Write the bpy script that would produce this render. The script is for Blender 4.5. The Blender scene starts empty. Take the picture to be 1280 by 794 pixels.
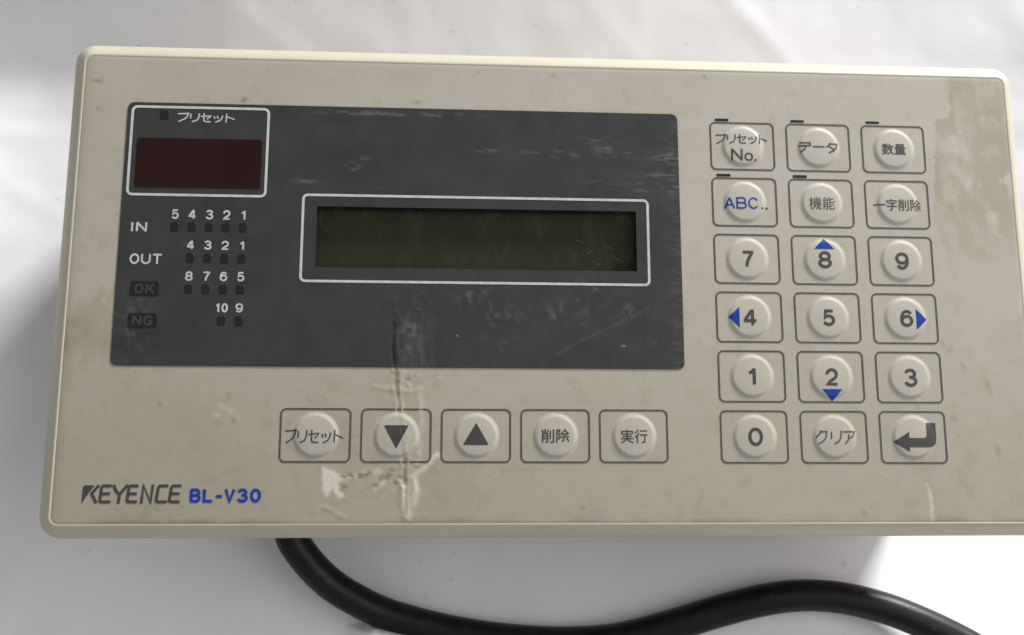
import bpy, bmesh, math
import numpy as np
from mathutils import Matrix, Vector

# ------------------------------------------------------------------ camera, world, lamps, exposure
# all lengths below are in millimetres of the terminal's front face (x right, y down, z up from the face)
H = 48.0                                   # the face lies this far above the table
OX, OY = 32.4, 35.6
def Wd(x, y, z=0.0):
    return Vector(((x + OX) * 1e-3, (OY - y) * 1e-3, (H + z) * 1e-3))

sc = bpy.context.scene
COL = sc.collection
cam_d = bpy.data.cameras.new('camera')
cam = bpy.data.objects.new('camera', cam_d); COL.objects.link(cam); sc.camera = cam
cam_d.sensor_width = 36.0
cam_d.lens = 1189.66 * 36.0 / 1280.0
cam_d.clip_start = 0.01; cam_d.clip_end = 20
CR = [[0.99828906, -0.00042461, -0.05847027], [0.01008464, 0.98623909, 0.16501744], [0.0575956, -0.16532475, 0.98455598]]
r, d, f = CR
loc = Wd(-52.981, 73.970, 188.937)
cam.matrix_world = Matrix(((r[0], -d[0], -f[0], loc.x), (-r[1], d[1], f[1], loc.y), (-r[2], d[2], f[2], loc.z), (0, 0, 0, 1)))
cam_d.dof.use_dof = True
cam_d.dof.focus_distance = 0.193
cam_d.dof.aperture_fstop = 16

world = bpy.data.worlds.new('World'); sc.world = world; world.use_nodes = True
bg = world.node_tree.nodes['Background']
bg.inputs[0].default_value = (0.965, 0.98, 1.0, 1); bg.inputs[1].default_value = 0.345

def area(name, pos, target, sx, sy, watts, col):
    l = bpy.data.lights.new(name, 'AREA'); l.shape = 'RECTANGLE'; l.size = sx; l.size_y = sy
    l.energy = watts; l.color = col
    o = bpy.data.objects.new(name, l); COL.objects.link(o); o.location = pos
    o.rotation_euler = (Vector(target) - Vector(pos)).to_track_quat('-Z', 'Y').to_euler()
    return o
area('window_light', Wd(800, -1127, 350), Wd(-30, 35), 0.34, 0.30, 38, (1.0, 0.99, 0.995))
area('room_light', Wd(520, 60, 600), Wd(-30, 40), 0.7, 0.6, 2.1, (1.0, 0.98, 0.97))

sc.view_settings.view_transform = 'Standard'; sc.view_settings.look = 'None'
sc.view_settings.exposure = 0.05; sc.view_settings.gamma = 1; sc.view_settings.use_curve_mapping = False

# ------------------------------------------------------------------ noise and masks (numpy)
def vnoise(x, y, seed):
    xi = np.floor(x).astype(np.int64); yi = np.floor(y).astype(np.int64)
    fx = x - xi; fy = y - yi; fx = fx * fx * (3 - 2 * fx); fy = fy * fy * (3 - 2 * fy)
    def h(a, b):
        n = (a * 374761393 + b * 668265263 + seed * 974634777) & 0xffffffff
        n = ((n ^ (n >> 13)) * 1274126177) & 0xffffffff
        return ((n ^ (n >> 16)) & 0xffff) / 65535.0
    return (h(xi, yi) * (1 - fx) + h(xi + 1, yi) * fx) * (1 - fy) + (h(xi, yi + 1) * (1 - fx) + h(xi + 1, yi + 1) * fx) * fy
def fbm(x, y, seed, oct=4):
    s = 0; a = 0.5; t = 0
    for k in range(oct):
        s = s + a * vnoise(x * 2 ** k + 13.7 * k, y * 2 ** k + 7.1 * k, seed + k); t += a; a *= 0.55
    return s / t
def sstep(a, b, v):
    t = np.clip((v - a) / (b - a), 0, 1); return t * t * (3 - 2 * t)
def dpoly(x, y, pts):
    dmin = np.full(np.shape(x), 1e9)
    for (ax, ay), (bx, by) in zip(pts[:-1], pts[1:]):
        dx, dy = bx - ax, by - ay
        t = np.clip(((x - ax) * dx + (y - ay) * dy) / (dx * dx + dy * dy), 0, 1)
        dmin = np.minimum(dmin, np.hypot(x - ax - t * dx, y - ay - t * dy))
    return dmin
def inpoly(x, y, pts):
    ins = np.zeros(np.shape(x), bool); n = len(pts)
    for i in range(n):
        (ax, ay), (bx, by) = pts[i], pts[(i + 1) % n]
        if ay == by: continue
        ins ^= ((ay > y) != (by > y)) & (x < (bx - ax) * (y - ay) / (by - ay) + ax)
    return ins
def g(x, y, cx, cy, sx, sy=None):
    sy = sy or sx
    return np.exp(-((x - cx) / sx) ** 2 - ((y - cy) / sy) ** 2)

CRACK = [(-65.14, 52.4), (-64.82, 56.13), (-64.07, 60.9), (-63.6, 63.86), (-62.88, 70.91), (-62.99, 74.4), (-62.57, 77.88), (-62.5, 81.33)]
CRACK_TOP = [(-65.73, 38.49), (-65.83, 42.18), (-65.46, 45.24), (-65.57, 48.89), (-65.14, 52.4)]
CRACK_R = [(-60.32, 57.9), (-59.79, 61.47), (-60.54, 69.74), (-61.05, 74.4)]
WR_H = [(-69.39, 56.45), (-65.22, 57.03), (-60.75, 57.3), (-56.31, 54.87)]
WR_V = [(-63.82, 52.81), (-63.48, 54.92), (-61.96, 56.41)]
PEEL = [(-78.86, 71.88), (-76.74, 72.8), (-75.55, 73.5), (-72.06, 73.26), (-71.92, 74.19), (-75.06, 74.42), (-75.73, 75.35), (-74.26, 77.88), (-75.41, 78.11), (-76.74, 76.27), (-77.74, 77.88), (-78.46, 76.96)]
DOTS = [(-74.96, 73.77), (-72.86, 73.91), (-71.47, 73.73), (-75.23, 76.39), (-74.55, 75.92), (-65.86, 73.61), (-67.38, 73.72), (-67.36, 74.42), (-68.51, 75.58), (-63.16, 73.84), (-63.63, 73.96), (-69.62, 73.15), (-60.61, 72.09)]
L1 = [(-56.64, 69.75), (-58.97, 72.09), (-61.52, 74.19), (-60.54, 76.27), (-60.61, 79.28)]
L2 = [(-64.32, 74.65), (-62.88, 76.27), (-62.37, 78.81), (-62.31, 81.8)]
L3 = [(-71.14, 73.03), (-67.86, 73.03), (-67.12, 74.88), (-68.26, 76.04)]
WR_BL = [(-80.4, 81.08), (-78.82, 79.94), (-77.2, 80.17), (-74.38, 81.78)]
TR = [(53.04, -12), (66, -12), (66, 4.6), (66, 34), (50, 34), (47.41, 18.56), (48.97, -2.2), (52.4, -2.49)]
BLOT = [(52.17, 8.09), (55.9, 6.4), (55.8, 12.44), (59.79, -1.84), (51.75, 3.24), (55.89, 1.52), (62.05, 4.65)]
BUMPS = [(47.34, 46.52), (48.95, 47.67), (51.24, 50.97), (56.52, 54.73), (56.72, 56.38), (41.34, 59.24), (48.7, 61.65), (57.39, 68.09), (28.65, 80.79), (-27.75, 79.54), (-97, 58), (-96, 63), (-110, 60)]
STREAK = [(41.85, 74.98), (42.25, 78.45), (42.29, 82.38)]
SMUD = [(-48.69, -9.7), (-33.49, -10.1), (-0.93, -10.2), (-126.9, -6.24), (-126.58, -0.22), (-68, -3), (-62, -3.1), (-97, -2.6)]

def wear(x, y):
    """height (mm), dirt 0..1, peel 0..1 of the worn face at x, y"""
    n1 = fbm(x / 9, y / 9, 3); n2 = fbm(x / 2.2, y / 2.2, 11); n3 = fbm(x / 0.8, y / 0.8, 23, 3); n4 = fbm(x / 30, y / 22, 5)
    jx = x + (n2 - 0.5) * 1.6; jy = y + (fbm(x / 2, y / 2, 77) - 0.5) * 1.6
    h = (n1 - 0.5) * 0.05
    # the crease through the lower middle, its parallel fold and side wrinkles
    along = sstep(50, 54, y)
    dc = dpoly(jx * 0.6 + x * 0.4, y, CRACK)
    h = h + along * (0.09 * np.exp(-((dc - 0.55) / 0.35) ** 2) - 0.10 * np.exp(-(dc / 0.22) ** 2)) * (0.5 + n3) * (1 - .7 * (np.hypot(x + 64.68, y - 65.95) < 4.8))
    dr = dpoly(jx * 0.5 + x * 0.5, jy, CRACK_R); h = h + 0.07 * np.exp(-(dr / 0.55) ** 2) * sstep(0.3, 0.6, n2 + 0.15)
    for L, a, w in ((WR_H, .07, .35), (WR_V, .06, .3), (L1, .09, .5), (L2, .08, .35), (L3, .05, .4), (WR_BL, .08, .35), (STREAK, .04, .25)):
        h = h + a * (.4 + 1.2 * n3) * np.exp(-(dpoly(jx * 0.6 + x * 0.4, jy * 0.6 + y * 0.4, L) / w) ** 2)
    for i, (bx, by) in enumerate(BUMPS):
        h = h + 0.045 * np.exp(-(np.hypot(jx - bx, (jy - by) * 0.8) / (0.35 + 0.1 * (i % 4))) ** 2)
    zone = g(x, y, -66, 74, 10, 6) + g(x, y, -63, 56, 6, 4)
    h = h + zone * (n3 - 0.5) * 0.10
    # grime and stains, painted bump shade, a browner lower left
    dirt_shade = 0.12 + 0.13 * sstep(0.40, 0.80, n1) * 0.6 + 0.18 * sstep(0.55, 0.8, n2) * n4
    dirt_shade = dirt_shade + 0.30 * sstep(20, 85, y) + 0.10 * sstep(-20, -130, x)  # evenly browner towards the bottom and the left
    tr = np.where(inpoly(x + (n2 - .5) * 1.5, y + (n2 - .5) * 1.5, TR), 1.0, 0.0) * sstep(34, 16, y + (n1 - .5) * 16)
    bl = 0
    for i, (bx, by) in enumerate(BLOT): bl = bl + np.exp(-(np.hypot((jx - bx), (jy - by) * 0.6) / (0.9 + 0.35 * (i % 3))) ** 2)
    tr = tr * np.clip(1 - 0.9 * np.clip(bl, 0, 1) * sstep(.35, .6, n2 + .1) - 0.6 * sstep(0.5, 0.66, fbm(x / 3, y / 5, 41)), 0.05, 1)
    dirt_shade = dirt_shade + 0.36 * tr
    ld = sstep(0.45, 0.6, fbm(x / 5, y / 9, 61)) * sstep(30, 38, y + (jx - x) * 3) * sstep(58, 48, y) * sstep(-114, -122, x + (n2 - .5) * 8)
    dirt_shade = dirt_shade + 0.20 * ld
    dirt_shade = dirt_shade + 0.22 * sstep(1.6, 0.2, 82.9 - y + (n2 - .5) * 2) * sstep(.35, .6, n1) + 0.15 * sstep(2.5, .3, x + 129.6)
    for sx_, sy_ in SMUD: dirt_shade = dirt_shade + 0.75 * np.exp(-(np.hypot((jx - sx_) * .5, jy - sy_) / 0.55) ** 2) * sstep(.35, .6, n2)
    dirt_shade = dirt_shade + along * 1.1 * np.exp(-(dc / 0.27) ** 2) * sstep(.42, .58, fbm(x / 1.2, y / 1.8, 88))
    dirt_shade = dirt_shade + 0.30 * np.exp(-((dc - .2) / 1.0) ** 2) * sstep(.45, .62, n2) * along
    dot = 0 * x
    for i, (bx, by) in enumerate(DOTS + [(-74.3, 73.95), (-73.5, 73.6), (-70.2, 73.4), (-66.6, 74.1), (-64.6, 74.9), (-65.2, 72.6), (-62.9, 72.6), (-64.9, 53.6), (-64.4, 55.2), (-62.6, 54.8)]):
        dot = dot + np.exp(-(np.hypot((x + (n3 - .5) * .5 - bx) * (.7 + .25 * (i % 2)), y + (n2 - .5) * .4 - by) / (0.27 + .06 * (i % 3))) ** 2)
    dot = np.clip(dot * 1.2, 0, 1); dirt_shade = dirt_shade + 1.2 * dot
    for bx, by in BUMPS: dirt_shade = dirt_shade + 0.25 * np.exp(-(np.hypot(jx - bx + .4, (jy - by - .4) * .8) / 0.6) ** 2)  # shade painted on the lower left side of each bump
    sp = vnoise(x / 0.5, y / 0.5, 91); dirt_shade = dirt_shade + 0.5 * sstep(0.986, 0.999, sp)
    px_, py_ = x + (n3 - .5) * .9, y + (n2 - .5) * .9
    peel_pale = sstep(-.34, .34, np.where(inpoly(px_, py_, PEEL), 1, -1) * dpoly(px_, py_, PEEL + PEEL[:1])) * (0.55 + .4 * n3)
    for L, a, w in ((L1, .65, .55), (L2, .6, .45), (L3, .45, .5), (STREAK, .6, .3), (CRACK_R, .2, .6), (WR_H, .06, .4), (WR_V, .2, .4)):
        peel_pale = np.maximum(peel_pale, a * np.exp(-(dpoly(jx, jy, L) / w) ** 2) * (0.5 + n3))
    peel_pale = np.maximum(peel_pale, 0.32 * along * np.exp(-((dc - .7) / .4) ** 2) * sstep(.4, .6, n2))
    peel_pale = np.maximum(peel_pale, .35 * sstep(.6, .75, fbm(x / 2.5, y / 4, 44)) * sstep(40, 60, x) * sstep(-8, 0, y) * sstep(30, 10, y))
    for bx, by in ((-98.5, 60.4), (-97, 61.2), (-99.5, 62)): peel_pale = np.maximum(peel_pale, .3 * np.exp(-(np.hypot((jx - bx) * .6, jy - by) / .5) ** 2))
    peel_pale = peel_pale * (1 - dot)
    return h, np.clip(dirt_shade, 0, 1), np.clip(peel_pale, 0, 1)

OSCR = [(-75.83, -0.45, 7, .5), (-66, -0.2, 12, .35), (-55.26, -0.51, 5, .4), (-47.25, 7.23, 3, .6), (-36.89, 7.85, 4, .7), (-30, 7.4, 3.4, .9), (-24.02, 4.65, 3, 1.1), (-22, 6.6, 3, 1.2), (-15.18, 7.39, 4, .7), (-9, 8.0, 4, 1.1), (-12, 11.8, 6, .5), (-20, 13.6, 9, .35), (-14, 15.2, 5, .35), (-8, 14.5, 3, .8), (-74.7, 11.5, 1.6, 1.1), (-72.0, 9.5, 1.2, .5), (-84, 14.5, 2.2, .6), (-66, 15.6, 3, .4)]
OPATCH = [(-26, 37.5, 4.2, 3.4), (-33.1, 42.1, 4.5, 3), (-44, 44.0, 4, 5), (-18.3, 41, 1.2, 3.2), (-13, 44, 1.2, 3.4), (-62, 44, 3.2, 7), (-24, 44.5, 5, 1.2), (-50, 38, 3.6, 2.2)]
def scuff(x, y):
    n2 = fbm(x / 1.1, y / 1.1, 111); n3 = fbm(x / 2.2, y / .45, 121, 3)
    s = 0.06 * fbm(x / 4, y / 4, 131)
    for a, b, wx, wy in OSCR: s = s + 0.21 * g(x, y, a, b, wx, wy) * sstep(.45, .70, n3)
    for a, b, wx, wy in OPATCH: s = s + 0.16 * g(x, y, a, b, wx, wy) * sstep(.50, .62, n2) * sstep(.3, .6, fbm(x / 3, y / 3, 141))
    s = s + 0.10 * sstep(-67, -62, x) * sstep(-56, -60, x) * sstep(38, 50, y) * sstep(.4, .65, fbm(x / .5, y / 3, 151))
    s = s + 0.12 * g(x, y, -116.5, 44, 3.5, 7) * sstep(.5, .7, n2)
    s = s + 0.2 * np.exp(-(dpoly(x, y, [(-33.2, 49.9), (-28, 46.9), (-20.7, 43.6), (-14, 40)]) / .22) ** 2) * n2
    s = s + 0.10 * sstep(-12, -7, x) * sstep(.45, .7, n3)
    for a, b, w in ((-19.3, 47.8, .28), (-19.7, 48.0, .22), (-52.9, 46, .18), (-70, 26.2, .15)): s = s + 0.9 * g(x, y, a, b, w, w * .6)
    dc = dpoly(x + (n2 - .5) * .7, y, CRACK_TOP)
    c = 1.1 * np.exp(-(dc / .30) ** 2) * sstep(.35, .55, fbm(x / 1, y / 1.6, 161)) * sstep(39, 43, y)
    c = c + .5 * g(x, y, -24.3, 34.8, 1.6, .25)
    h = -0.08 * c + 0.04 * (n2 - .5) * sstep(40, 50, y) * g(x, y, -63, 50, 5, 14) * 3
    return h, np.clip(s, 0, 1), np.clip(c, 0, 1)

# ------------------------------------------------------------------ materials
def nodes_of(m):
    m.use_nodes = True; nt = m.node_tree; return nt, nt.nodes['Principled BSDF']
def N(nt, typ, **kw):
    n = nt.nodes.new(typ)
    for k, v in kw.items():
        if k in ('i',):
            for a, b in v.items(): n.inputs[a].default_value = b
        else: setattr(n, k, v)
    return n
def noise(nt, scale, detail=4, rough=0.55, stretch=None):
    geo = N(nt, 'ShaderNodeNewGeometry'); t = N(nt, 'ShaderNodeTexNoise')
    t.inputs['Scale'].default_value = scale; t.inputs['Detail'].default_value = detail; t.inputs['Roughness'].default_value = rough
    if stretch:
        mp = N(nt, 'ShaderNodeMapping'); mp.inputs['Scale'].default_value = stretch
        nt.links.new(geo.outputs['Position'], mp.inputs['Vector']); nt.links.new(mp.outputs[0], t.inputs['Vector'])
    else: nt.links.new(geo.outputs['Position'], t.inputs['Vector'])
    return t.outputs['Fac']
def mix(nt, fac, a, b, mode='MIX'):
    m = N(nt, 'ShaderNodeMix', data_type='RGBA', blend_type=mode)
    for s, v in ((m.inputs[0], fac), (m.inputs[6], a), (m.inputs[7], b)):
        if hasattr(v, 'links') or isinstance(v, bpy.types.NodeSocket): nt.links.new(v, s)
        elif isinstance(v, (int, float)): s.default_value = v
        else: s.default_value = (*v, 1)
    return m.outputs[2]
def ramp(nt, fac, a, b, lo=0.0, hi=1.0):
    m = N(nt, 'ShaderNodeMapRange'); m.inputs[1].default_value = a; m.inputs[2].default_value = b
    m.inputs[3].default_value = lo; m.inputs[4].default_value = hi; nt.links.new(fac, m.inputs[0]); return m.outputs[0]
def bump(nt, bsdf, h, dist, strength=1.0):
    b = N(nt, 'ShaderNodeBump'); b.inputs['Distance'].default_value = dist; b.inputs['Strength'].default_value = strength
    nt.links.new(h, b.inputs['Height']); nt.links.new(b.outputs[0], bsdf.inputs['Normal'])
def mat(name, col, rough=0.5, spec=0.5, var=0.08, vscale=300, bdist=0.0, bscale=2500, tint=None):
    m = bpy.data.materials.new(name); nt, b = nodes_of(m)
    n = noise(nt, vscale); fac = ramp(nt, n, 0.35, 0.7)
    dark = tint or tuple(c * (1 - var * 2) for c in col)
    nt.links.new(mix(nt, fac, col, dark), b.inputs['Base Color'])
    b.inputs['Roughness'].default_value = rough; b.inputs['Specular IOR Level'].default_value = spec
    if bdist: bump(nt, b, noise(nt, bscale, 3), bdist)
    return m
BEIGE = (0.468, 0.442, 0.376)
def mat_membrane():
    m = bpy.data.materials.new('membrane_beige'); nt, b = nodes_of(m)
    at = N(nt, 'ShaderNodeAttribute', attribute_name='dirt_shade'); pe = N(nt, 'ShaderNodeAttribute', attribute_name='peel_pale')
    c = mix(nt, ramp(nt, noise(nt, 60, 6, .7), .3, .75, 0, .35), BEIGE, (0.43, 0.395, 0.31))
    c = mix(nt, at.outputs['Fac'], c, (0.235, 0.200, 0.120))
    c = mix(nt, ramp(nt, noise(nt, 1100, 4, .8), .52, .8, 0, .28), c, (0.25, 0.21, 0.15))
    c = mix(nt, pe.outputs['Fac'], c, (0.66, 0.62, 0.53))
    nt.links.new(c, b.inputs['Base Color'])
    b.inputs['Roughness'].default_value = 0.5; b.inputs['Specular IOR Level'].default_value = 0.35
    nt.links.new(ramp(nt, noise(nt, 120, 4), .3, .7, .42, .62), b.inputs['Roughness'])
    bump(nt, b, noise(nt, 3500, 3), 0.00002, 0.6)
    return m
def mat_overlay():
    m = bpy.data.materials.new('overlay_charcoal'); nt, b = nodes_of(m)
    at = N(nt, 'ShaderNodeAttribute', attribute_name='scuff'); cr = N(nt, 'ShaderNodeAttribute', attribute_name='crack')
    c = mix(nt, ramp(nt, noise(nt, 45, 5), .3, .7), (0.027, 0.030, 0.032), (0.034, 0.0345, 0.033))
    c = mix(nt, at.outputs['Fac'], c, (0.30, 0.29, 0.25))
    c = mix(nt, cr.outputs['Fac'], c, (0.008, 0.008, 0.007))
    nt.links.new(c, b.inputs['Base Color'])
    nt.links.new(ramp(nt, noise(nt, 150, 4), .3, .7, .40, .58), b.inputs['Roughness'])
    b.inputs['Specular IOR Level'].default_value = 0.2
    bump(nt, b, noise(nt, 3500, 3), 0.00002, 0.5)
    return m
def mat_bezel():
    m = bpy.data.materials.new('bezel_plastic'); nt, b = nodes_of(m)
    c = mix(nt, ramp(nt, noise(nt, 80, 5), .35, .75, 0, .5), (0.52, 0.485, 0.37), (0.46, 0.42, 0.31))
    c = mix(nt, ramp(nt, noise(nt, 500, 5, .7), .60, .75, 0, .35), c, (0.25, 0.21, 0.14))
    nt.links.new(c, b.inputs['Base Color']); b.inputs['Roughness'].default_value = 0.48
    bump(nt, b, noise(nt, 2500, 3), 0.00003, 0.6)
    return m
def mat_paper():
    m = bpy.data.materials.new('white_paper'); nt, b = nodes_of(m)
    c = mix(nt, ramp(nt, noise(nt, 14, 4), .35, .7), (0.835, 0.828, 0.850), (0.79, 0.782, 0.805))
    c = mix(nt, ramp(nt, noise(nt, 9, 2), .42, .62, 0, .35), c, (0.83, 0.79, 0.78))
    c = mix(nt, ramp(nt, noise(nt, 260, 3, .6), .69, .75, 0, .4), c, (0.42, 0.42, 0.40))
    nt.links.new(c, b.inputs['Base Color']); b.inputs['Roughness'].default_value = 0.62
    b.inputs['Specular IOR Level'].default_value = 0.3
    bump(nt, b, noise(nt, 160, 4, .5), 0.0002, 0.4)
    return m
M = dict(
    membrane=mat_membrane(), overlay=mat_overlay(), bezel=mat_bezel(), paper=mat_paper(),
    case=mat('case_plastic', (0.45, 0.42, 0.34), .5, bdist=.00003),
    ink=mat('dark_ink', (0.060, 0.058, 0.055), .5, .3, .12, 900),
    line=mat('line_ink', (0.085, 0.080, 0.070), .5, .3, .15, 900),
    blue=mat('blue_ink', (0.012, 0.052, 0.330), .5, .15, .10, 700),
    white=mat('white_ink', (0.56, 0.57, 0.55), .5, .3, .12, 800),
    grey=mat('grey_ink', (0.050, 0.050, 0.048), .5, .3),
    black=mat('lamp_black', (0.012, 0.012, 0.012), .3, .4),
    red=mat('red_filter', (0.022, 0.0045, 0.0045), .25, .25, .12, 90),
    lcd=mat('lcd_glass', (0.048, 0.053, 0.028), .40, .15, .1, 60, tint=(0.038, 0.041, 0.024)),
    well=mat('well_black', (0.022, 0.018, 0.016), .6, .3),
    rubber=mat('cable_rubber', (0.006, 0.0065, 0.006), .40, .28, .2, 200, bdist=.00003, bscale=1800),
    dust=mat('dust', (0.09, 0.09, 0.08), .8, .2),
)
def mat_window():
    m = bpy.data.materials.new('clear_window'); m.use_nodes = True; nt = m.node_tree
    out = nt.nodes['Material Output']; nt.nodes.remove(nt.nodes['Principled BSDF'])
    tr = N(nt, 'ShaderNodeBsdfTransparent'); tr.inputs[0].default_value = (0.80, 0.79, 0.74, 1)
    gl = N(nt, 'ShaderNodeBsdfPrincipled'); gl.inputs['Base Color'].default_value = (0.14, 0.135, 0.11, 1); gl.inputs['Roughness'].default_value = .3
    ms = N(nt, 'ShaderNodeMixShader')
    fac = ramp(nt, noise(nt, 350, 5, .7, (1, .35, 1)), .50, .82, .03, .15)
    nt.links.new(fac, ms.inputs[0]); nt.links.new(tr.outputs[0], ms.inputs[1]); nt.links.new(gl.outputs[0], ms.inputs[2])
    nt.links.new(ms.outputs[0], out.inputs['Surface'])
    return m
M['window'] = mat_window()
_nt = M['rubber'].node_tree; _b = _nt.nodes['Principled BSDF']; _src = _b.inputs['Base Color'].links[0].from_socket
_nt.links.new(mix(_nt, ramp(_nt, noise(_nt, 700, 2, .5), .74, .80, 0, .6), mix(_nt, ramp(_nt, noise(_nt, 90, 5, .7), .5, .8, 0, .25), _src, (0.05, 0.05, 0.045)), (0.12, 0.12, 0.11)), _b.inputs['Base Color'])

# ------------------------------------------------------------------ mesh helpers
def mk(name, V, F, m, parent=None, org=None, smooth=False, attrs=None):
    """V in mm (x, y down, z up from the face) -> ONE mesh object whose origin sits at org"""
    org = org or (-OX, OY, -H)
    o3 = Wd(*org)
    W = np.asarray(V, float)
    L = np.c_[(W[:, 0] - org[0]) * 1e-3, (org[1] - W[:, 1]) * 1e-3, (W[:, 2] - org[2]) * 1e-3]
    me = bpy.data.meshes.new(name); me.from_pydata(L.tolist(), [], [tuple(int(i) for i in q) for q in F]); me.update()
    me.materials.append(m)
    bm = bmesh.new(); bm.from_mesh(me); bmesh.ops.recalc_face_normals(bm, faces=bm.faces)
    if len(bm.faces) and sum(q.normal.z * q.calc_area() for q in bm.faces) < 0: bmesh.ops.reverse_faces(bm, faces=bm.faces)
    bm.to_mesh(me); bm.free()
    if smooth: me.polygons.foreach_set('use_smooth', [True] * len(me.polygons))
    for k, v in (attrs or {}).items():
        a = me.attributes.new(k, 'FLOAT', 'POINT'); a.data.foreach_set('value', np.asarray(v, np.float32))
    o = bpy.data.objects.new(name, me); COL.objects.link(o)
    o['_o'] = tuple(o3)
    if parent is not None:
        o.parent = parent; o.location = o3 - Vector(parent['_o'])
    else: o.location = o3
    return o
def rrect(x0, y0, x1, y1, r, n=6):
    P = []
    for cx, cy, a0 in ((x1 - r, y0 + r, -90), (x1 - r, y1 - r, 0), (x0 + r, y1 - r, 90), (x0 + r, y0 + r, 180)):
        for k in range(n + 1):
            a = math.radians(a0 + 90 * k / n); P.append((cx + r * math.cos(a), cy + r * math.sin(a)))
    return P
def loft(rings, cap0=False, cap1=False):
    V = []; F = []; n = len(rings[0])
    for R in rings: V += R
    for i in range(len(rings) - 1):
        for k in range(n):
            a = i * n + k; b = i * n + (k + 1) % n; F.append((a, b, b + n, a + n))
    if cap0: F.append(tuple(range(n)))
    if cap1: F.append(tuple((len(rings) - 1) * n + k for k in range(n)))
    return V, F
def plate(x0, y0, x1, y1, r, z0, z1, bev=0.05, n=5):
    """thin raised plate with a small bevelled rim"""
    R = [[(x, y, z0) for x, y in rrect(x0, y0, x1, y1, r, n)], [(x, y, z1 - bev) for x, y in rrect(x0, y0, x1, y1, r, n)],
         [(x, y, z1) for x, y in rrect(x0 + bev, y0 + bev, x1 - bev, y1 - bev, max(r - bev, .02), n)]]
    return loft(R, cap1=True)
def outline(x0, y0, x1, y1, r, w, z):
    a = rrect(x0 - w / 2, y0 - w / 2, x1 + w / 2, y1 + w / 2, r + w / 2, 7); b = rrect(x0 + w / 2, y0 + w / 2, x1 - w / 2, y1 - w / 2, r - w / 2, 7)
    h = 0.02
    return loft([[(x, y, z - h) for x, y in a], [(x, y, z) for x, y in a], [(x, y, z) for x, y in b], [(x, y, z - h) for x, y in b]])
def stroke(pts, w, ext=.2):
    """mitred strip for one pen stroke -> 2D verts, faces"""
    P = [np.array(pts[0], float)]
    for p in pts[1:]:
        if np.hypot(*(np.array(p) - P[-1])) > w * .12: P.append(np.array(p, float))
    n = len(P); L = []; R = []
    for i in range(n):
        d0 = P[i] - P[i - 1] if i else P[1] - P[0]; d1 = P[i + 1] - P[i] if i < n - 1 else P[-1] - P[-2]
        d0 = d0 / np.linalg.norm(d0); d1 = d1 / np.linalg.norm(d1); t = d0 + d1; t /= np.linalg.norm(t)
        m = np.array([-t[1], t[0]]); k = min(1 / max(m @ np.array([-d1[1], d1[0]]), .35), 1.8)
        q = P[i] - (d0 * w * ext if i == 0 else 0) + (d1 * w * ext if i == n - 1 else 0)
        L.append(q + m * k * w / 2); R.append(q - m * k * w / 2)
    V = [tuple(v) for v in L + R]; F = [(i, i + 1, n + i + 1, n + i) for i in range(n - 1)]
    return V, F
def strokes(S, box, w, flip=False):
    """pen strokes in any units fitted to box (x0, y0, x1, y1) in mm; w = pen width in mm"""
    allp = [p for s in S for p in s]; xs = [p[0] for p in allp]; ys = [p[1] for p in allp]
    sx = (box[2] - box[0] - w) / (max(xs) - min(xs)); sy = (box[3] - box[1] - w) / (max(ys) - min(ys)) if max(ys) > min(ys) else 1
    V = []; F = []
    for k, s in enumerate(S):
        q = [(box[0] + w / 2 + (x - min(xs)) * sx, box[1] + w / 2 + (y - min(ys)) * sy) for x, y in s]
        v, f_ = stroke(q, w); b = len(V); V += [(a, c, 0.004 * (k % 3)) for a, c in v]; F += [tuple(i + b for i in ff) for ff in f_]
    return V, F
def text(s, box, bold=0.0, keep=False, sp=1.0):
    """builtin-font text fitted to box in mm"""
    c = bpy.data.curves.new('t', 'FONT'); c.body = s; c.resolution_u = 5; c.offset = bold; c.space_character = sp
    o = bpy.data.objects.new('t', c); COL.objects.link(o); bpy.context.view_layer.update()
    me = bpy.data.meshes.new_from_object(o.evaluated_get(bpy.context.evaluated_depsgraph_get()))
    P = np.array([v.co[:2] for v in me.vertices]); F = [tuple(p.vertices) for p in me.polygons]
    bpy.data.objects.remove(o); bpy.data.curves.remove(c); bpy.data.meshes.remove(me)
    mn = P.min(0); mx = P.max(0)
    x = box[0] + (P[:, 0] - mn[0]) / (mx[0] - mn[0]) * (box[2] - box[0]); y = box[3] - (P[:, 1] - mn[1]) / (mx[1] - mn[1]) * (box[3] - box[1])
    return [(a, b, 0.0) for a, b in zip(x, y)], F
def arcp(cx, cy, rx, ry, a0, a1, n=14):
    return [(cx + rx * math.cos(math.radians(a)), cy + ry * math.sin(math.radians(a))) for a in np.linspace(a0, a1, n)]
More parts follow.
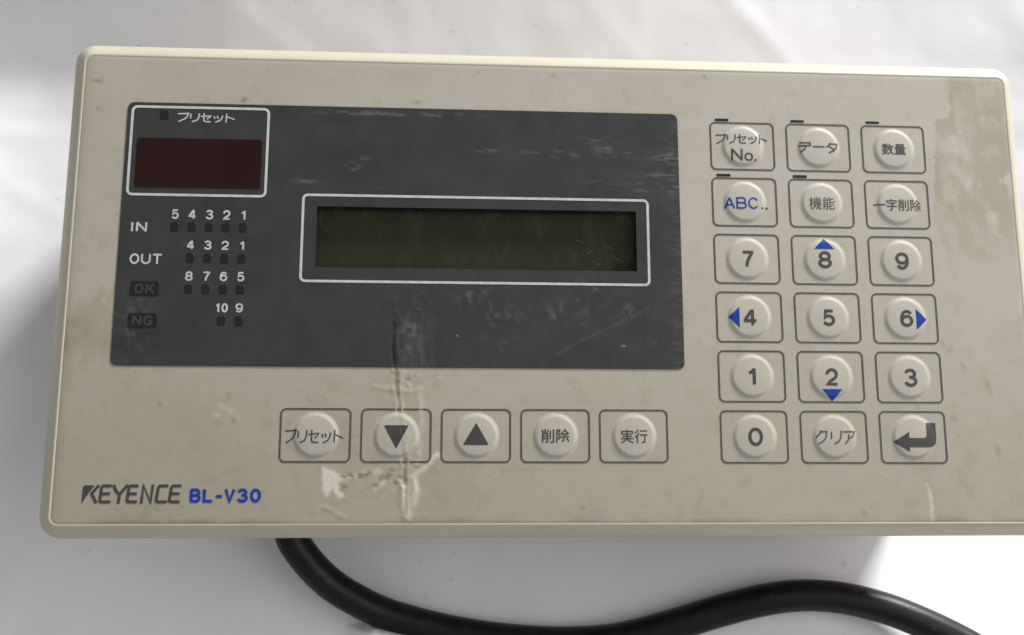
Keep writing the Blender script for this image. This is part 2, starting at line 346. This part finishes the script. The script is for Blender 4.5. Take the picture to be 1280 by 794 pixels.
# grotesque figures drawn with one broad pen in a box 1 wide, 1 high (y down), centre lines
GL = {
    '0': [arcp(.5, .5, .5, .5, -90, 270, 29)],
    '1': [[(.15, .24), (.45, .20), (.62, .0)], [(.66, -.06), (.66, 1.06)]],
    '2': [arcp(.49, .30, .48, .30, -185, 10, 13) + [(.93, .45), (.72, .62), (.30, .80), (.05, 1.0), (1.02, 1.0)]],
    '3': [arcp(.46, .24, .44, .24, -170, 90, 14)[:-1] + [(.52, .47)], [(.34, .47), (.52, .47)] + arcp(.48, .735, .50, .265, -75, 170, 14)],
    '4': [[(.70, 1.06), (.70, -.06)], [(.62, .0), (-.04, .72)], [(-.12, .74), (1.06, .74)]],
    '5': [[(.94, .0), (.20, .0), (.10, .50)] + arcp(.48, .68, .50, .32, -145, 155, 15)],
    '6': [arcp(.52, .5, .52, .5, -38, -180, 12) + [(.0, .70)], arcp(.5, .68, .5, .32, 180, -180, 25)],
    '7': [[(.0, .0), (.98, .0), (.98, .06), (.66, .42), (.46, .72), (.38, 1.06)]],
    '8': [arcp(.5, .25, .43, .25, 90, 450, 23), arcp(.5, .735, .5, .265, -90, 270, 23)],
}
GL.update({
    'A': [[(-.03, 1.06), (.5, -.04)], [(.5, -.04), (1.03, 1.06)], [(.2, .68), (.8, .68)]],
    'B': [[(0, -.06), (0, 1.06)], [(0, 0), (.6, 0)] + arcp(.62, .24, .32, .24, -80, 90, 9) + [(0, .48)], [(0, .48), (.62, .48)] + arcp(.66, .74, .34, .26, -80, 90, 9) + [(0, 1.0)]],
    'C': [arcp(.5, .5, .5, .5, -32, -328, 27)],
    'G': [arcp(.5, .5, .5, .5, -35, -350, 27)[:-1] + [(1.0, .55), (.55, .55)], [(.98, .5), (.98, 1.05)]],
    'I': [[(.5, -.06), (.5, 1.06)]],
    'N': [[(0, 1.06), (0, -.06)], [(0, -.04), (1, 1.04)], [(1, 1.06), (1, -.06)]],
    'O': [arcp(.5, .5, .5, .5, -90, 270, 29)],
    'U': [[(0, -.06), (0, .6)] + arcp(.5, .64, .5, .36, 175, 5, 12) + [(1, .6), (1, -.06)]],
    'T': [[(-.06, 0), (1.06, 0)], [(.5, 0), (.5, 1.06)]],
    'K': [[(0, -.06), (0, 1.06)], [(.97, -.05), (.04, .62)], [(.34, .40), (1.02, 1.06)]],
    'L': [[(0, -.06), (0, 1.0), (1.0, 1.0)]],
    'V': [[(-.02, -.06), (.5, 1.03), (1.02, -.06)]],
    '-': [[(-.35, .58), (1.35, .58)]],
})
WID = {'I': .12, '-': .6, '.': .2}
GL['9'] = [[(1 - x, 1 - y) for x, y in st_] for st_ in GL['6']]
def figures(s, box, wr, gap=.3):
    """bold figures side by side in box; wr = pen width in mm"""
    x0, y0, x1, y1 = box; gp = gap * wr; tot = sum(WID.get(c, 1) for c in s); unit = (x1 - x0 - (len(s) - 1) * gp) / tot
    V = []; F = []; pos = x0
    for i, ch in enumerate(s):
        bx = pos; cw = unit * WID.get(ch, 1); cw = max(cw, wr + .01) if ch == 'I' else cw; pos += cw + gp
        for k, st_ in enumerate(GL[ch]):
            v, f_ = stroke([(bx + wr / 2 + x * (cw - wr), y0 + wr / 2 + y * (y1 - y0 - wr)) for x, y in st_], wr, 0)
            b = len(V); V += [(a, c, .008 * k) for a, c in v]; F += [tuple(j + b for j in q_) for q_ in f_]
    return V, F
def poly(pts): return [(x, y, 0.0) for x, y in pts], [tuple(range(len(pts)))]
def join(*vf):
    V = []; F = []
    for v, f_ in vf:
        b = len(V); V += list(v); F += [tuple(i + b for i in q) for q in f_]
    return V, F

DOME_R = 4.3
def dome_h(r):
    r = np.asarray(r, float)
    top = 0.38 - 0.10 * (r / 3.6) ** 2
    return np.where(r < 4.75, top * sstep(4.62, 3.62, r) ** 0.8, 0.0)
def drape(V, F, cx=None, cy=None, z0=0.05, maxlen=0.45, base=None):
    """lay flat print over the pressed dome at cx, cy (or flat) with enough points to follow it"""
    bm = bmesh.new(); vs = [bm.verts.new(v) for v in V]
    for q in F:
        try: bm.faces.new([vs[i] for i in q])
        except ValueError: pass
    bm.normal_update()
    bmesh.ops.triangulate(bm, faces=bm.faces, ngon_method='EAR_CLIP')
    if cx is not None:
        for _ in range(6):
            es = [e for e in bm.edges if e.calc_length() > maxlen]
            if not es: break
            bmesh.ops.subdivide_edges(bm, edges=es, cuts=1); bmesh.ops.triangulate(bm, faces=bm.faces)
    bm.verts.index_update()
    P = np.array([v.co[:] for v in bm.verts]); FF = [tuple(v.index for v in q.verts) for q in bm.faces]; bm.free()
    h, _, _ = (wear(P[:, 0], P[:, 1]) if base is None else base(P[:, 0], P[:, 1]))
    P[:, 2] += z0 + h
    if cx is not None: P[:, 2] += dome_h(np.hypot(P[:, 0] - cx, P[:, 1] - cy))
    return P, FF

def grid_patch(xs, ys, hole=None, skip=None, corner=None):
    xs = np.unique(np.round(xs, 4)); ys = np.unique(np.round(ys, 4)); nx, ny = len(xs), len(ys)
    X, Y = np.meshgrid(xs, ys); X = X.ravel(); Y = Y.ravel()
    if corner:                                         # pull the four corners in to an arc of this radius
        r_ = corner; x0, x1, y0, y1 = xs[0], xs[-1], ys[0], ys[-1]
        cx = np.clip(X, x0 + r_, x1 - r_); cy = np.clip(Y, y0 + r_, y1 - r_); dx = X - cx; dy = Y - cy
        m_ = np.maximum(abs(dx), abs(dy)); l_ = np.hypot(dx, dy); k = np.where(l_ > 1e-9, m_ / np.maximum(l_, 1e-9), 1)
        X = cx + dx * k; Y = cy + dy * k
    F = []
    gx = (xs[:-1] + xs[1:]) / 2; gy = (ys[:-1] + ys[1:]) / 2
    for j in range(ny - 1):
        for i in range(nx - 1):
            if hole and hole[0] < gx[i] < hole[2] and hole[1] < gy[j] < hole[3]: continue
            a = j * nx + i; F.append((a, a + nx, a + nx + 1, a + 1))
    return X, Y, F
def span(a, b, step): return np.linspace(a, b, int(round((b - a) / step)) + 1)

# ------------------------------------------------------------------ the paper the terminal lies on
def sheet_h(x, y):
    """height (mm) of the softly buckled paper above the table, x and y in face millimetres"""
    x = np.asarray(x, float); y = np.asarray(y, float)
    u = 0.57 * (x + 32) - 0.82 * (y - 35)                 # towards the window
    h = 0 * x
    # lower right and right the paper leans towards the window
    s = -0.57 * (x - 62) + 0.82 * (y - 84)
    h = h + 0.34 * (np.logaddexp(0, (s + 26) / 8) * 8 - 26) * sstep(-20, 62, x) * sstep(-20, 60, y)
    h = h + 0.10 * np.maximum(y - 84, 0) * sstep(62, -20, x)
    # left of the terminal it leans the same way, then turns away above
    h = h + 0.22 * np.maximum(-128 - x, 0) * sstep(-48, 20, y) * sstep(110, 30, y)
    # beyond the terminal it climbs, turned away from the window
    h = h + np.maximum(-y - 14, 0) * (0.13 + 0.20 * sstep(60, -90, x)) - 0.12 * np.maximum(-110 - x, 0) * sstep(-10, -30, y)
    h = h + 1.2 * np.exp(-((x + 0.25 * y + 132) / 4.0) ** 2) * sstep(84, 110, y)
    # soft dents and one crisp fold below the cable
    h = h + 2.4 * (fbm(x / 55, y / 55, 301, 3) - .5) + .8 * (fbm(x / 17, y / 17, 311, 3) - .5)
    for L_, a_, w_ in (([(-190, 30), (-150, 52), (-120, 110)], .7, 2.2), ([(-150, 90), (-110, 96), (-90, 118)], .5, 1.8), ([(70, 92), (95, 98)], .6, 2.0), ([(60, 104), (88, 100), (100, 108)], .7, 1.8),
                       ([(10, -60), (40, -30), (52, -18)], .8, 2.6), ([(-20, -50), (5, -22)], .5, 3.0), ([(-175, -5), (-148, 12), (-150, 34)], .5, 1.6), ([(-128, -55), (-90, -30), (-60, -22)], .7, 3.0)):
        h = h + .35 * a_ * np.exp(-(dpoly(x + 2 * fbm(x / 14, y / 14, 401), y, L_) / w_) ** 2)
    RD = [(-71.8, 108.8), (-61, 111.2), (-44, 114.6)]
    dd = dpoly(x, y, RD); below = (y - np.interp(x, [-71.8, -61, -44], [108.8, 111.2, 114.6]))
    h = h + 7.6 * np.where(below > 0, np.exp(-dd / 9.0), np.clip(1 - dd / 1.8, 0, 1)) * sstep(-38, -62, x) * sstep(-79, -71.5, x)
    return h
xs = np.concatenate([np.linspace(-420, -215, 24)[:-1], span(-215, -92, 2.0), span(-92, -40, .7), span(-40, 145, 2.0), np.linspace(145, 380, 24)[1:]])
ys = np.concatenate([np.linspace(-300, -85, 24)[:-1], span(-85, 100, 2.0), span(100, 124, .6), span(124, 160, 2.0), np.linspace(160, 300, 18)[1:]])
X, Y, F = grid_patch(xs, ys)
sheet = mk('paper_backdrop', np.c_[X, Y, sheet_h(X, Y) - H], F, M['paper'], smooth=True)
sheet['kind'] = 'structure'

# ------------------------------------------------------------------ the terminal
dev = bpy.data.objects.new('control_terminal', None); COL.objects.link(dev)
dev.location = (0, 0, 0); dev['_o'] = (0, 0, 0)
dev['label'] = 'worn beige control terminal with charcoal display panel and round-domed keypad, lying on white paper'
dev['category'] = 'control terminal'

FX0, FY0, FX1, FY1 = -129.6, -11.5, 64.9, 82.85
def fr(off, z, r=1.5):
    k = max(off, 0) / 2.8                                  # the rim is a little broader along the top and the sides
    return [(x, y, z) for x, y in rrect(FX0 - off - .7 * k, FY0 - off - 1.1 * k, FX1 + off + .8 * k, FY1 + off + .15 * k, max(r + off, .3), 8)]
prof = [(-1.2, -.9), (.0, -.9), (.0, -.06), (.06, -.01), (.25, -.01), (.42, -.08), (1.2, -.85), (2.15, -2.15), (2.5, -2.8), (2.72, -3.7), (2.8, -5), (2.8, -10), (2.4, -10.6), (-4.5, -10.6)]
V, F = loft([fr(o, z) for o, z in prof]); mk('front_bezel', V, F, M['bezel'], dev, smooth=False)
bz = dev.children[0]
for p in bz.data.polygons: p.use_smooth = True
bz.data.set_sharp_from_angle(angle=math.radians(35))

def body(off, z): return [(x, y, z) for x, y in rrect(-126 + off, -8 + off, 62 - off, 76 - off, 3, 6)]
V, F = loft([body(0, -10.55), body(0, -44.5), body(.4, -46), body(1.5, -47.2)], cap0=False, cap1=True)
mk('rear_case', V, F, M['case'], dev)
for i in range(9):                                           # cooling slots moulded in the lower side of the case
    V, F = loft([[(x, 76.0 - .3, z) for x, z in rrect(-20 + i * 5, -36, -17.8 + i * 5, -20, .9, 3)], [(x, 76.25, z) for x, z in rrect(-20 + i * 5, -36, -17.8 + i * 5, -20, .9, 3)]], cap1=True)
    mk('cooling_slot', V, F, M['well'], dev)
# cable gland
def circ(cx, y, cz, r_, n=28): return [(cx + r_ * math.cos(2 * math.pi * k / n), y, cz + r_ * math.sin(2 * math.pi * k / n)) for k in range(n)]
GX, GZ = -97.0, -33.0
V, F = loft([circ(GX, 75.5, GZ, 8), circ(GX, 78, GZ, 8), circ(GX, 78.4, GZ, 6.6), circ(GX, 81.5, GZ, 5.6), circ(GX, 81.7, GZ, 3.9)], cap0=True, cap1=True)
mk('cable_gland', V, F, M['rubber'], dev)

LCD = (-81.63, 19.75, -16.27, 32.40)
# membrane sheet with the display opening left out
STEP = .36
xs = np.concatenate([span(FX0 + .03, LCD[0], STEP), span(LCD[0], LCD[2], STEP), span(LCD[2], FX1 - .03, STEP)])
ys = np.concatenate([span(FY0 + .03, LCD[1], STEP), span(LCD[1], LCD[3], STEP), span(LCD[3], FY1 - .06, STEP)])
X, Y, F = grid_patch(xs, ys, hole=LCD, corner=1.4)
h, di, pe = wear(X, Y); edge = np.minimum.reduce([X - FX0, FX1 - X, Y - FY0, FY1 - Y])
h = h * sstep(.2, 1.2, edge) - .05 * sstep(.5, .1, edge)
inside = (X > -121) & (X < -6.5) & (Y > -2) & (Y < 53)
ov_soft = sstep(0, .8, np.minimum.reduce([X + 120.9, -6.6 - X, Y + 2.0, 52.95 - Y]))
h = h * (1 - ov_soft) - .02 * ov_soft
memb = mk('keypad_membrane', np.c_[X, Y, h], F, M['membrane'], dev, smooth=True, attrs=dict(dirt_shade=di, peel_pale=pe))

# charcoal display overlay
OV = (-120.47, -1.62, -7.01, 52.54)
xs = np.concatenate([span(OV[0], LCD[0], STEP), span(LCD[0], LCD[2], STEP), span(LCD[2], OV[2], STEP)])
ys = np.concatenate([span(OV[1], LCD[1], STEP), span(LCD[1], LCD[3], STEP), span(LCD[3], OV[3], STEP)])
X, Y, F = grid_patch(xs, ys, hole=LCD, corner=1.3)
h, s_, c_ = scuff(X, Y)
ovl = mk('display_overlay', np.c_[X, Y, np.maximum(h, -.09) + .12], F, M['overlay'], dev, smooth=True, attrs=dict(scuff=s_, crack=c_))
ZO = .16
flat0 = lambda x, y: (np.zeros_like(x), 0, 0)
def on_overlay(name, VF, m, parent=ovl, z=ZO):
    P = [(a, b, c + z) for a, b, c in VF[0]]; return mk(name, P, VF[1], m, parent)
for bx, r_ in (((-119.46, -.68, -92.06, 17.89), 1.0), ((-84.37, 17.39, -13.81, 35.25), .9)):
    V, F = outline(*bx, r_, .52, ZO + .01); mk('display_outline', V, F, M['white'], ovl)
V, F = plate(-118.15, 5.92, -93.12, 16.32, .3, .05, .22, .06); mk('number_display', V, F, M['red'], dev)
# recessed liquid crystal display
x0, y0, x1, y1 = LCD
V, F = loft([[(x, y, z) for x, y in ((x0, y0), (x1, y0), (x1, y1), (x0, y1))] for z in (.12, -2.6)])
mk('display_well', V, F, M['well'], dev)
V, F = plate(x0 - 2, y0 - 2, x1 + 2, y1 + 2, .3, -4, -2.5, .1); lcd = mk('lcd_screen', V, F, M['lcd'], dev)
V, F = loft([[(x, y, -.25) for x, y in rrect(x0 + .02, y0 + .02, x1 - .02, y1 - .02, .05, 1)]], cap0=True)
win = mk('display_window', V, F, M['window'], dev)
SCR = [(-72, 21.2, .5, 80), (-62.6, 20.6, .4, 20), (-33, 21.4, .3, 60), (-30, 21.2, .3, 0), (-19, 20.7, .5, 10), (-22, 27.3, 2.4, 25), (-26, 28.4, 1.6, -35), (-29, 29.2, 1.2, -50), (-20.5, 29.8, 2.6, 28), (-25, 30.4, 1.4, 25), (-44, 30, 1.3, -60), (-28, 26.2, 1.8, 12), (-24, 31, 1.1, -15), (-80.3, 24.0, .5, 60), (-60, 22.5, .5, 10)]
VV = []
for a, b, l, ang in SCR:
    ca, sa = math.cos(math.radians(ang)) * l / 2, math.sin(math.radians(ang)) * l / 2
    VV.append(stroke([(a - ca, b - sa), (a + .05, b), (a + ca, b + sa)], .07))
VV = [([(p[0], p[1], -.2) for p in v], f_) for v, f_ in VV]
V, F = join(*VV); o = mk('scratch_marks', V, F, M['dust'], win); o['kind'] = 'stuff'

# ---- lettering on the overlay
PRESET = [[(155, 335), (272, 328), (262, 372), (235, 418), (165, 468)], [(266, 318), (276, 326), (266, 334), (258, 326), (264, 319)],
          [(300, 335), (298, 410)], [(394, 325), (390, 395), (372, 440), (318, 466)],
          [(415, 374), (525, 360), (512, 385), (483, 414)], [(449, 322), (447, 435), (455, 455), (475, 462), (522, 462)],
          [(562, 370), (573, 406)], [(597, 364), (608, 402)], [(658, 356), (650, 400), (628, 440), (580, 466)],
          [(703, 322), (699, 462)], [(703, 370), (795, 414)]]
on_overlay('legend', strokes(PRESET, (-110.5, .35, -98.8, 2.5), .27), M['white'])
on_overlay('legend', figures('IN', (-118.24, 23.6, -115.25, 25.65), .42, 1.3), M['white'])
on_overlay('legend', figures('OUT', (-118.1, 30.1, -111.75, 32.25), .38, .8), M['white'])
for t_, bx in (('OK', (-117.6, 35.7, -112.0, 38.7)), ('NG', (-117.6, 42.1, -112.0, 45.1))):
    V, F = plate(*bx, .25, .1, .18, .04); lp = mk('indicator_lamp', V, F, M['black'], ovl)
    on_overlay('legend', figures(t_, (bx[0] + .85, bx[1] + .5, bx[2] - .85, bx[3] - .5), .42, .8), M['grey'], ovl, .20)
CX = (-109.72, -106.31, -102.92, -99.53, -96.16)
for yrow, cols, labs, (ty0, ty1) in ((24.5, CX, '54321', (20.9, 22.9)), (30.86, CX[1:], '4321', (27.25, 29.15)), (37.2, CX[1:], '8765', (33.6, 35.55)), (43.53, CX[3:], ('10', '9'), (39.95, 41.85))):
    for cx, s in zip(cols, labs):
        V, F = plate(cx - .78, yrow - .95, cx + .78, yrow + .95, .35, .1, .17, .04); mk('indicator_lamp', V, F, M['black'], ovl)
        w = 1.5
        bx = (cx - w / 2, ty0, cx + w / 2, ty1) if s != '10' else (cx - 1.45, ty0, cx + 1.15, ty1)
        on_overlay('legend', figures(s, bx, .36), M['white'])
V, F = plate(-113.95, .05, -112.2, 2.05, .3, .1, .17, .04); mk('indicator_lamp', V, F, M['black'], ovl)

# ---- maker's lettering, lower left
def q(x, y): return (-123.98 + (x - 65) * .02917, 75.55 + (y - 60) * .0303)
KEY = [[(168, 62), (126, 112), (158, 168)], [(248, 64), (196, 64), (188, 72), (181, 154), (188, 163), (246, 163)], [(186, 113), (240, 113)],
       [(264, 60), (284, 100), (306, 116)], [(352, 60), (306, 116), (300, 170)],
       [(420, 64), (372, 64), (364, 72), (355, 154), (362, 163), (416, 163)], [(360, 113), (412, 113)],
       [(448, 170), (455, 62), (507, 166), (516, 60)],
       [(612, 64), (562, 64), (552, 74), (543, 152), (552, 163), (608, 163)],
       [(696, 64), (646, 64), (637, 72), (627, 154), (635, 163), (690, 163)], [(632, 113), (686, 113)]]
VF = [([(a, b, .004 * (k % 3)) for a, b in v], f_) for k, (v, f_) in enumerate(stroke([q(*p) for p in s], .55) for s in KEY)]
VF.append(poly([q(*p) for p in ((68, 70), (78, 60), (142, 60), (110, 104), (66, 172))]))
P, F = drape(*join(*VF), z0=.06); mk('maker_lettering', P, F, M['ink'], dev)
P, F = drape(*figures('BL-V30', (-103.8, 76.15, -90.3, 78.85), .58, .6), z0=.06); mk('type_lettering', P, F, M['blue'], dev)

# ---- keys
DATA = [[(850, 276), (942, 273)], [(938, 270), (940, 300)], [(836, 306), (944, 303)], [(896, 306), (890, 340), (852, 369)], [(966, 313), (1066, 313)],
        [(1122, 272), (1112, 292), (1086, 318)], [(1112, 284), (1184, 281), (1176, 322), (1150, 352), (1108, 371)], [(1112, 306), (1152, 338)]]
CLEAR = [[(582, 160), (574, 176), (556, 191)], [(578, 165), (611, 164), (606, 190), (594, 206), (570, 219)], [(634, 165), (633, 196)], [(684, 160), (681, 190), (670, 208), (648, 219)],
         [(694, 165), (752, 164), (745, 182), (728, 193)], [(722, 177), (719, 200), (702, 219)]]
XS = (6.75, 23.09, 39.43); YS = [5.13 + 12.175 * k for k in range(6)]
def lampslot(x0, y0): return ('lamp', (x0, y0, x0 + 2.98, y0 + .58))
def tri(*p): return poly(p)
B = .034
keys = []
def key(cx, cy, label, legends, lamp=None):
    nr, ns = 22, 56
    rr = np.concatenate([np.linspace(.3, 3.3, 7), np.linspace(3.5, 4.75, nr - 7)])
    V = [(cx, cy, 0)]
    for r_ in rr: V += [(cx + r_ * math.cos(2 * math.pi * k / ns), cy + r_ * math.sin(2 * math.pi * k / ns), 0) for k in range(ns)]
    V = np.array(V); F = [(0, 1 + (k + 1) % ns, 1 + k) for k in range(ns)]
    for i in range(nr - 1):
        for k in range(ns):
            a = 1 + i * ns + k; b = 1 + i * ns + (k + 1) % ns; F.append((a, b, b + ns, a + ns))
    h, di, pe = wear(V[:, 0], V[:, 1]); rad = np.hypot(V[:, 0] - cx, V[:, 1] - cy)
    V[:, 2] = h + dome_h(rad) + .012
    rimd = 0.16 * np.exp(-((rad - 4.45) / .22) ** 2) * sstep(.3, .7, fbm(V[:, 0] / 1.5, V[:, 1] / 1.5, 201))
    k_ = mk('key', V, F, M['membrane'], dev, org=(cx, cy, 0), smooth=True, attrs=dict(dirt_shade=np.clip(di * .55 + rimd, 0, 1), peel_pale=np.maximum(pe, .07)))  # whole dome kept a little paler than the sheet around it
    k_['label'] = label
    V, F = outline(cx - 6.75, cy - 5.13, cx + 6.75, cy + 5.13, 1.05, .33, 0)
    P = np.array(V); hh, _, _ = wear(P[:, 0], P[:, 1]); P[:, 2] += hh + .06
    bm_ = mk('key_outline', P, F, M['line'], k_, org=(cx, cy, 0))
    for nm, VF, m in legends:
        P, F = drape(*VF, cx, cy, z0=.05); mk(nm, P, F, m, k_, org=(cx, cy, 0))
    if lamp:
        V, F = plate(*lamp, .25, -.05, .07, .03); mk('indicator_lamp', V, F, M['black'], k_, org=(cx, cy, 0))
I = M['ink']; BL = M['blue']
key(XS[0], YS[0], 'key marked No. under its katakana legend', [('legend', strokes(PRESET, (1.0, 2.4, 12.2, 4.75), .27), I), ('legend', text('No.', (4.2, 5.75, 9.65, 8.4), .006), I)], (1.05, -.93, 4.02, -.37))
key(XS[1], YS[0], 'key with katakana legend across its dome', [('legend', strokes(DATA, (18.6, 3.9, 27.25, 6.4), .32), I)], (17.34, -.97, 20.3, -.40))
key(XS[2], YS[0], 'key with a two kanji legend, top right of the keypad', [('legend', text('数量', (36.75, 3.95, 41.95, 6.45), .014), I)], (33.7, -1.06, 36.7, -.50))
key(XS[0], YS[1], 'key with blue letters ABC', [('legend', figures('ABC', (2.35, 16.35, 9.6, 18.85), .33, .9), BL), ('legend', text('..', (10.15, 18.4, 11.6, 18.85), .0), I)], (.95, 11.24, 4.0, 11.82))
key(XS[1], YS[1], 'key with a dense two kanji legend', [('legend', text('機能', (20.4, 16.0, 25.85, 18.7), .0), I)], (17.28, 11.2, 20.32, 11.83))
key(XS[2], YS[1], 'key with a legend of four kanji', [('legend', text('一字削除', (34.3, 16.15, 44.5, 18.72), .008), I)])
key(XS[0], YS[2], 'key marked 7', [('legend', figures('7', (5.5, 27.8, 8.05, 31.3), .64), I)])
key(XS[1], YS[2], 'key marked 8 under a blue arrow', [('legend', figures('8', (21.65, 27.65, 24.5, 31.3), .64), I), ('arrow', tri((20.9, 27.2), (23.1, 24.95), (25.2, 27.2)), BL)])
key(XS[2], YS[2], 'key marked 9', [('legend', figures('9', (38.05, 27.7, 40.9, 31.4), .64), I)])
key(XS[0], YS[3], 'key marked 4 beside a blue arrow', [('legend', figures('4', (5.45, 40.0, 8.25, 43.5), .64), I), ('arrow', tri((4.6, 39.6), (2.3, 41.7), (4.6, 43.9)), BL)])
key(XS[1], YS[3], 'key marked 5', [('legend', figures('5', (21.85, 39.95, 24.55, 43.4), .64), I)])
key(XS[2], YS[3], 'key marked 6 beside a blue arrow', [('legend', figures('6', (38.25, 39.85, 41.0, 43.4), .64), I), ('arrow', tri((41.65, 39.65), (43.95, 41.85), (41.65, 44.0)), BL)])
key(XS[0], YS[4], 'key marked 1', [('legend', figures('1', (5.45, 52.1, 8.15, 55.65), .64), I)])
key(XS[1], YS[4], 'key marked 2 above a blue arrow', [('legend', figures('2', (21.85, 52.1, 24.5, 55.65), .64), I), ('arrow', tri((21.0, 56.35), (25.25, 56.35), (23.1, 58.8)), BL)])
key(XS[2], YS[4], 'key marked 3', [('legend', figures('3', (38.25, 52.05, 41.0, 55.8), .64), I)])
key(XS[0], YS[5], 'key marked 0', [('legend', figures('0', (5.4, 64.15, 8.4, 67.85), .64), I)])
key(XS[1], YS[5], 'key with a faint katakana legend below the key marked 2', [('legend', strokes(CLEAR, (19.1, 64.6, 27.4, 67.5), .28), M['line'])])
arc = [(44.2 - 1.5 + 1.5 * math.cos(a), 68.0 - 1.5 + 1.5 * math.sin(a)) for a in np.linspace(0, math.pi / 2, 7)]
key(XS[2], YS[5], 'key with a bent return arrow', [('legend', poly([(42.15, 63.1), (44.2, 63.1)] + arc + [(38.45, 68.0), (38.45, 68.95), (35.1, 66.95), (38.45, 64.95), (38.45, 66.15), (41.4, 66.15), (41.95, 66.0), (42.15, 65.5)]), M['ink'])])
BX = [-80.36 + 15.68 * i for i in range(5)]; BY = 65.95
key(BX[0], BY, 'leftmost key of the bottom row with a katakana legend', [('legend', strokes(PRESET, (-86.25, 64.7, -74.85, 67.55), .27), I)])
def softtri(a, b, c, r=.12):
    P = [np.array(p) for p in (a, b, c)]; out = []
    for i in range(3):
        for j in ((i - 1) % 3, (i + 1) % 3): out.append(tuple(P[i] + (P[j] - P[i]) * r / np.linalg.norm(P[j] - P[i]) * 1.6))
    return poly(out)
key(BX[1], BY, 'key with a downward triangle on the creased part', [('arrow', softtri((-67.1, 63.95), (-62.2, 63.95), (-64.6, 68.5)), I)])
key(BX[2], BY, 'key with an upward triangle', [('arrow', softtri((-51.6, 67.75), (-46.5, 67.75), (-49.0, 63.4)), I)])
key(BX[3], BY, 'second key from the right in the bottom row, with two kanji', [('legend', text('削除', (-36.1, 64.55, -30.5, 67.3), .012), I)])
key(BX[4], BY, 'rightmost key of the bottom row, with two kanji', [('legend', text('実行', (-20.3, 64.6, -14.95, 67.3), .008), I)])

# ------------------------------------------------------------------ the cable
CPTS = [(-97, 80.5, -33.0), (-95.6, 83, -33.3), (-91.1, 84.5, -34), (-89.5, 88.4, -35), (-85.8, 93.7, -37), (-81.1, 98.4, -39), (-75.6, 102.0, -40.5), (-69.3, 105.2, -42), (-61.8, 107.6, -43), (-52.5, 109.8, -43.5), (-41.3, 111.4, -43), (-28.1, 112.2, -42.5), (-15.1, 111.4, -41.5), (-2.1, 108.2, -40), (9.0, 104.8, -38.5), (19.1, 102.2, -37), (28.3, 101.1, -36), (37.4, 101.7, -35), (46.3, 103.8, -34), (54.2, 106.8, -33), (62.8, 110.9, -32), (72.5, 116.6, -30), (100, 131, -28), (125, 142, -28)]
CRAD = 3.62
C3 = np.array([(x, y, (z if z is not None else float(sheet_h(x, y)) - H + CRAD)) for x, y, z in CPTS])
path = []
for i in range(len(C3) - 1):
    p0 = C3[max(i - 1, 0)]; p1 = C3[i]; p2 = C3[i + 1]; p3 = C3[min(i + 2, len(C3) - 1)]
    for t in np.linspace(0, 1, 9)[:-1]:
        path.append(.5 * (2 * p1 + (p2 - p0) * t + (2 * p0 - 5 * p1 + 4 * p2 - p3) * t * t + (-p0 + 3 * p1 - 3 * p2 + p3) * t ** 3))
path.append(C3[-1]); path = np.array(path)
rings = []
for i, p in enumerate(path):
    t = path[min(i + 1, len(path) - 1)] - path[max(i - 1, 0)]; t /= np.linalg.norm(t)
    a = np.cross(t, (0, 0, 1.)); a /= np.linalg.norm(a); b = np.cross(a, t)
    rings.append([tuple(p + CRAD * (a * math.cos(w) + b * math.sin(w))) for w in np.linspace(0, 2 * math.pi, 33)[:-1]])
V, F = loft(rings, cap0=True, cap1=True)
cable = mk('cable', V, F, M['rubber'], None, smooth=True)
cable['label'] = 'thick black rubber cable curving out from under the beige terminal across the paper'
cable['category'] = 'cable'

for o in bpy.data.objects:
    if '_o' in o: del o['_o']
